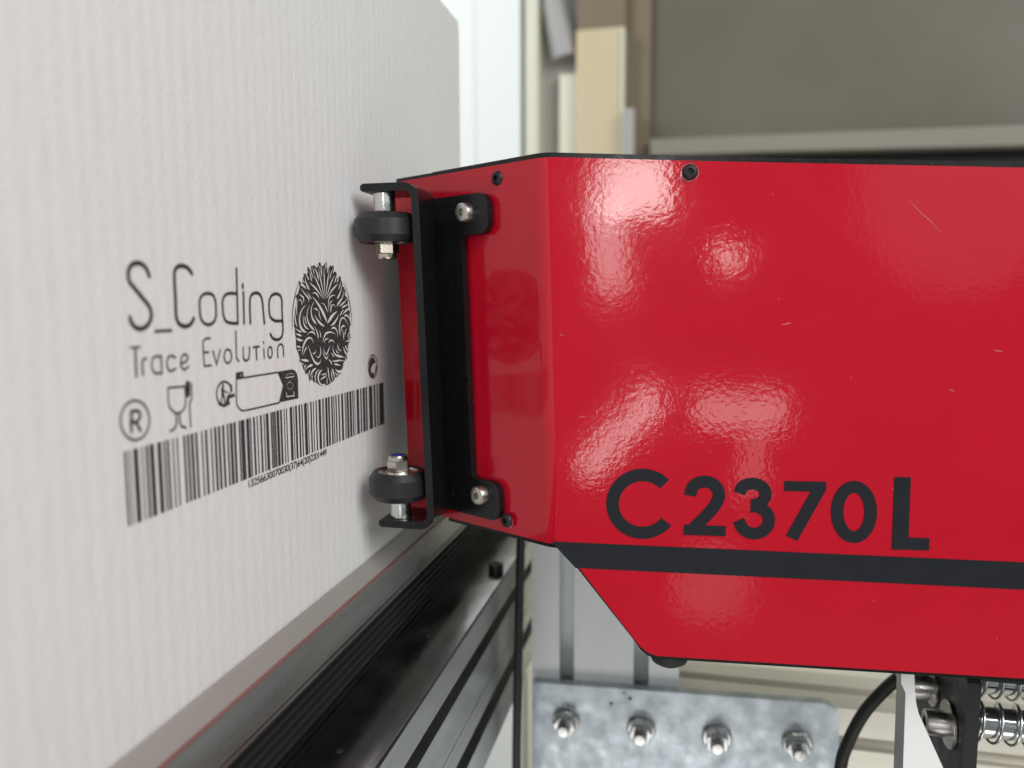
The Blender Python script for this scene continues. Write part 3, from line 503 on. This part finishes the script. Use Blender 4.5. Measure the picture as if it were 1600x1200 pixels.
# outline of the bent red sheet: (sheet, u, z)
BT, BB = (-0.0014, 0.1519), (0.0024, 0.0131)                   # bend line top and bottom, main sheet coordinates
def bend(z): t = (z-BB[1])/(BT[1]-BB[1]); return BB[0]+(BT[0]-BB[0])*t
LU = lambda z: -0.0242-(z-0.0825)*0.05                          # free left edge
TR = 0.0034                                                     # bend radius length
def bent_sheet(bm, o, thick, grow, inset=0.0):
    zt, zb = 0.1521+grow, 0.0130-grow
    cols = []
    # columns across the sheet as (top point, bottom point)
    cols.append((S1(LU(zt)+inset, zt, o), S1(LU(zb)+inset, zb, o)))
    bt, bb = S2(bend(zt), zt, o), S2(bend(zb), zb, o)
    a_t = bt-D1*TR; a_b = bb-D1*TR; c_t = bt+D2*TR; c_b = bb+D2*TR
    for k in range(7):                                          # rounded bend
        t = k/6
        q = lambda a, b, c: a*(1-t)**2+b*2*t*(1-t)+c*t*t
        cols.append((q(a_t, bt, c_t), q(a_b, bb, c_b)))
    top_r = S2(0.1950, 0.1429+grow, o)
    out_top = [c[0] for c in cols]+[S2(0.05, 0.1496+grow*1.0, o), top_r]
    out_bot = [c[1] for c in cols]
    tail = [S2(0.0330, -0.0220-grow*0.7, o), S2(0.0352, -0.0248-grow*0.9, o), S2(0.0378, -0.0268-grow, o), S2(0.0410, -0.0279-grow, o), S2(0.1950, -0.0298-grow, o)]
    n1 = len(cols)
    vt = [bm.verts.new(p) for p in out_top]; vb = [bm.verts.new(p) for p in out_bot]; vtail = [bm.verts.new(p) for p in tail]
    front = []
    for i in range(n1-1): front.append(bm.faces.new((vt[i], vt[i+1], vb[i+1], vb[i])))
    front.append(bm.faces.new([vt[n1-1], vt[n1], vt[n1+1]]+vtail[::-1]+[vb[n1-1]]))
    r = bmesh.ops.extrude_face_region(bm, geom=front)
    for v in [g for g in r['geom'] if isinstance(g, bmesh.types.BMVert)]: v.co += N2*thick
bm = bmesh.new(); bent_sheet(bm, 0.0, 0.0016, 0.0); panel = link('front_panel', bm, 'red', mach, smooth=0.5, bevel=0)
panel['label'] = 'glossy red bent front sheet'
bm = bmesh.new(); bent_sheet(bm, -0.0020, 0.070, 0.0020, 0.022); link('chassis', bm, 'black', mach, smooth=0.5)['label'] = 'black housing behind the red sheet'
# small raised end block at the nozzle end of the housing top
bm = bmesh.new(); prism(bm, [S1(-0.0285, 0.1500, -0.002), S1(-0.0010, 0.1500, -0.002), S1(-0.0010, 0.1539, -0.002), S1(-0.0285, 0.1539, -0.002)], N2*0.03); link('end_cap', bm, 'black', mach, bevel=0.0005)
# stripe and lettering (cut vinyl)
def onmain(h):
    return lambda p: S2(p[0]*0.001, p[1]*0.001, h)
bm = bmesh.new(); st = LETTERS['stripe']
prism(bm, [onmain(0.00022)(p) for p in ((2.2, 14.1), (100, 13.0), (190.0, 12.0), (190.0, 2.35), (100, 3.45), (11.1, 4.47))], N2*0.0002); link('stripe', bm, 'vinyl', mach)
NAMES = {'C': 'letter', '2': 'numeral', '3': 'numeral', '7': 'numeral', '0': 'numeral', 'L': 'letter'}
for ch in ('C', '2', '3', '7', '0', 'L'):
    bm = bmesh.new()
    for i, (pts, wd) in enumerate(LETTERS[ch]):
        cl = ch == '0'
        ribbon(bm, fine(pts, cl) if len(pts) > 3 else pts, wd, onmain(0.00022+0.00002*i), closed=cl, cap=False)
    ex = bmesh.ops.extrude_face_region(bm, geom=bm.faces[:])
    for v in [g for g in ex['geom'] if isinstance(g, bmesh.types.BMVert)]: v.co += N2*0.00018
    o = link(NAMES[ch], bm, 'vinyl', mach); o['label'] = 'charcoal '+('letter ' if ch in 'CL' else 'numeral ')+ch
# machine screws (black button heads)
for p, ax in ((S1(0.0328, 0.1473), -N1), (S1(0.0364, 0.0184), -N1), (S2(0.0496, 0.1458), -N2)):
    cap_head('button_screw', p, ax, 0.0027, 0.0017, 0.00125, 'blacksteel', mach, dome=True)
# rubber foot
bm = bmesh.new(); lathe(bm, [(0, -0.0078), (0.0040, -0.0074), (0.0066, -0.0058), (0.0076, -0.0035), (0.0076, 0.0)], frame(S2(0.0467, -0.0290, -0.012), (0, 0, 1)), 32); link('rubber_foot', bm, 'rubber', mach, smooth=0.8)
# guide roller bracket: U-shaped web with two arms + mounting plate with two tabs
YW0, YW1 = 0.2780, 0.2985
def u_section(xw, zt, zb, xt, t, r):
    """centre line bent strip outline in XZ (outer then inner)"""
    o = [(xt+0.0012, zt), ]+arc2(xw-r, zt-r, r, 90, 0)+arc2(xw-r, zb+r, r, 0, -90)+[(xt+0.0012, zb), (xt, zb+0.0008), (xt, zb+t-0.0006), (xt+0.0008, zb+t)]
    ri = r-t
    i = arc2(xw-r, zb+r, ri, -90, 0)+arc2(xw-r, zt-r, ri, 0, 90)+[(xt+0.0008, zt-t), (xt, zt-t+0.0006), (xt, zt-0.0008)]
    return o+i
us = u_section(0.0305, 0.1468, 0.0132, 0.0072, 0.0030, 0.0062)
bm = bmesh.new(); prism(bm, [(x, YW0, z) for x, z in us], (0, YW1-YW0, 0)); brk = link('roller_bracket', bm, 'black', mach, smooth=0.5, shear=True, bevel=0.0007)
def plate_outline():
    r = 0.0048; z0, z1 = 0.0176, 0.1424; ub = 0.0190; ut = 0.0336; h = 0.0152
    p = [(-0.0015, z0), (-0.0015, z1), (ut-r, z1)]+arc2(ut-r, z1-r, r, 90, 0)+arc2(ut-r, z1-h+r, r, 0, -90)
    p += arc2(ub+0.0022, z1-h-0.0022, 0.0022, 90, 180, 4)
    p += arc2(ub+0.0022, z0+h+0.0022, 0.0022, 180, 270, 4)
    p += arc2(ut-r, z0+h-r, r, 90, 0)+arc2(ut-r, z0+r, r, 0, -90)
    return p
bm = bmesh.new(); prism(bm, [S1(u-0.0010, z, 0.0032) for u, z in plate_outline()], N1*0.0030); mp_ = link('mounting_plate', bm, 'black', brk, smooth=0.5, shear=True, bevel=0.0007)
for u, z in ((0.0222, 0.1354), (0.0238, 0.0272)):
    cap_head('cap_screw', S1(u, z, 0.0033), -N1, 0.0036, 0.0036, 0.0016, 'stain', brk, shear=True)
# rollers
def roller(z, up):
    """up=+1: spacer above the wheel (top roller); -1: mirrored"""
    c = V((0.0145, 0.2838, z)); mt = frame(c, (0, 0, up)); w_ = 0.0056
    bm = bmesh.new(); lathe(bm, [(0.0082, -w_+0.0004), (0.0086, -w_), (0.0100, -w_), (0.0120, -w_+0.0026), (0.0120, w_-0.0026), (0.0100, w_), (0.0086, w_), (0.0082, w_-0.0004)], mt, 64)
    ro = link('guide_roller', bm, 'delrin', mach, smooth=0.5, shear=True)
    bm = bmesh.new()
    for s in (-1, 1): lathe(bm, [(0.0083, s*(w_-0.0011)), (0.0081, s*(w_-0.0004)), (0.0072, s*(w_-0.0003)), (0.0070, s*(w_-0.0008)), (0.0052, s*(w_-0.0008)), (0.0050, s*(w_-0.0002)), (0.0034, s*(w_-0.0002))], mt, 48)
    link('bearing', bm, 'steel', ro, smooth=0.5, shear=True)
    bm = bmesh.new(); lathe(bm, [(0.0030, w_-0.0006), (0.0041, w_-0.0004), (0.0042, w_), (0.0042, 0.0131), (0.0040, 0.0134), (0.0030, 0.0134)], mt, 40); link('spacer', bm, 'steel', ro, smooth=0.5, shear=True)
    bm = bmesh.new(); hexprism(bm, mt, 0.0046, -w_-0.0044, -w_+0.0001, 0.35, 0.0004); nu = link('lock_nut', bm, 'nut', ro, shear=True)
    bm = bmesh.new(); lathe(bm, [(0.0040, -w_-0.0043), (0.0039, -w_-0.0056), (0.0035, -w_-0.0062), (0.0026, -w_-0.0062)], mt, 32); link('nut_collar', bm, 'nut', nu, smooth=0.5, shear=True)
    bm = bmesh.new(); lathe(bm, [(0.0030, -w_-0.0054), (0.0027, -w_-0.0059), (0.0020, -w_-0.0059), (0, -w_-0.0054)], mt, 32); link('nylon_insert', bm, 'blue', nu, smooth=0.5, shear=True)
    return ro
roller(0.1304, 1)['label'] = 'upper black guide roller'
roller(0.0296, -1)['label'] = 'lower black guide roller'

# handling marks on the red sheet: scratches and chipped paint round the screws
M['chip'] = mat('bared_primer', (0.52, 0.22, 0.22), 0.6)
for (a, c, wd) in (((120.4, 135.6), (132.4, 124.0), 0.16), ((81.5, 93.6), (85.0, 94.3), 0.30), ((150.2, 85.2), (153.6, 84.6), 0.22), ((137.0, 72.0), (139.0, 71.0), 0.2), ((12.0, 60.5), (14.8, 60.9), 0.18), ((5.2, 90.2), (6.6, 89.9), 0.2)):
    bm = bmesh.new(); n = 6; dx, dz = c[0]-a[0], c[1]-a[1]
    ribbon(bm, [(a[0]+dx*k/n+0.12*math.sin(k*2.1), a[1]+dz*k/n+0.06*math.sin(k*1.7)) for k in range(n+1)], wd, onmain(0.00006), cap=False, widths=[wd*(0.15+math.sin(math.pi*k/n)*0.85) for k in range(n+1)])
    link('scratch', bm, 'chip', panel)
for (u, z, a0, a1, wd, fn) in ((49.6, 145.8, -160, 40, 0.22, onmain(0.00006)), (49.6, 145.8, 60, 150, 0.14, onmain(0.00006)), (36.4, 18.4, -75, 20, 0.35, lambda p: S1(p[0]*0.001, p[1]*0.001, 0.00006)), (32.8, 147.3, -130, -60, 0.2, lambda p: S1(p[0]*0.001, p[1]*0.001, 0.00006))):
    bm = bmesh.new(); n = 12
    ribbon(bm, [(u+(2.95+0.12*math.sin(k*2.3))*math.cos(math.radians(a0+(a1-a0)*k/n)), z+(2.95+0.12*math.sin(k*2.3))*math.sin(math.radians(a0+(a1-a0)*k/n))) for k in range(n+1)], wd, fn, cap=False, widths=[wd*(0.2+0.8*abs(math.sin(k*1.9+1))) for k in range(n+1)])
    link('paint_chip', bm, 'chip', panel)
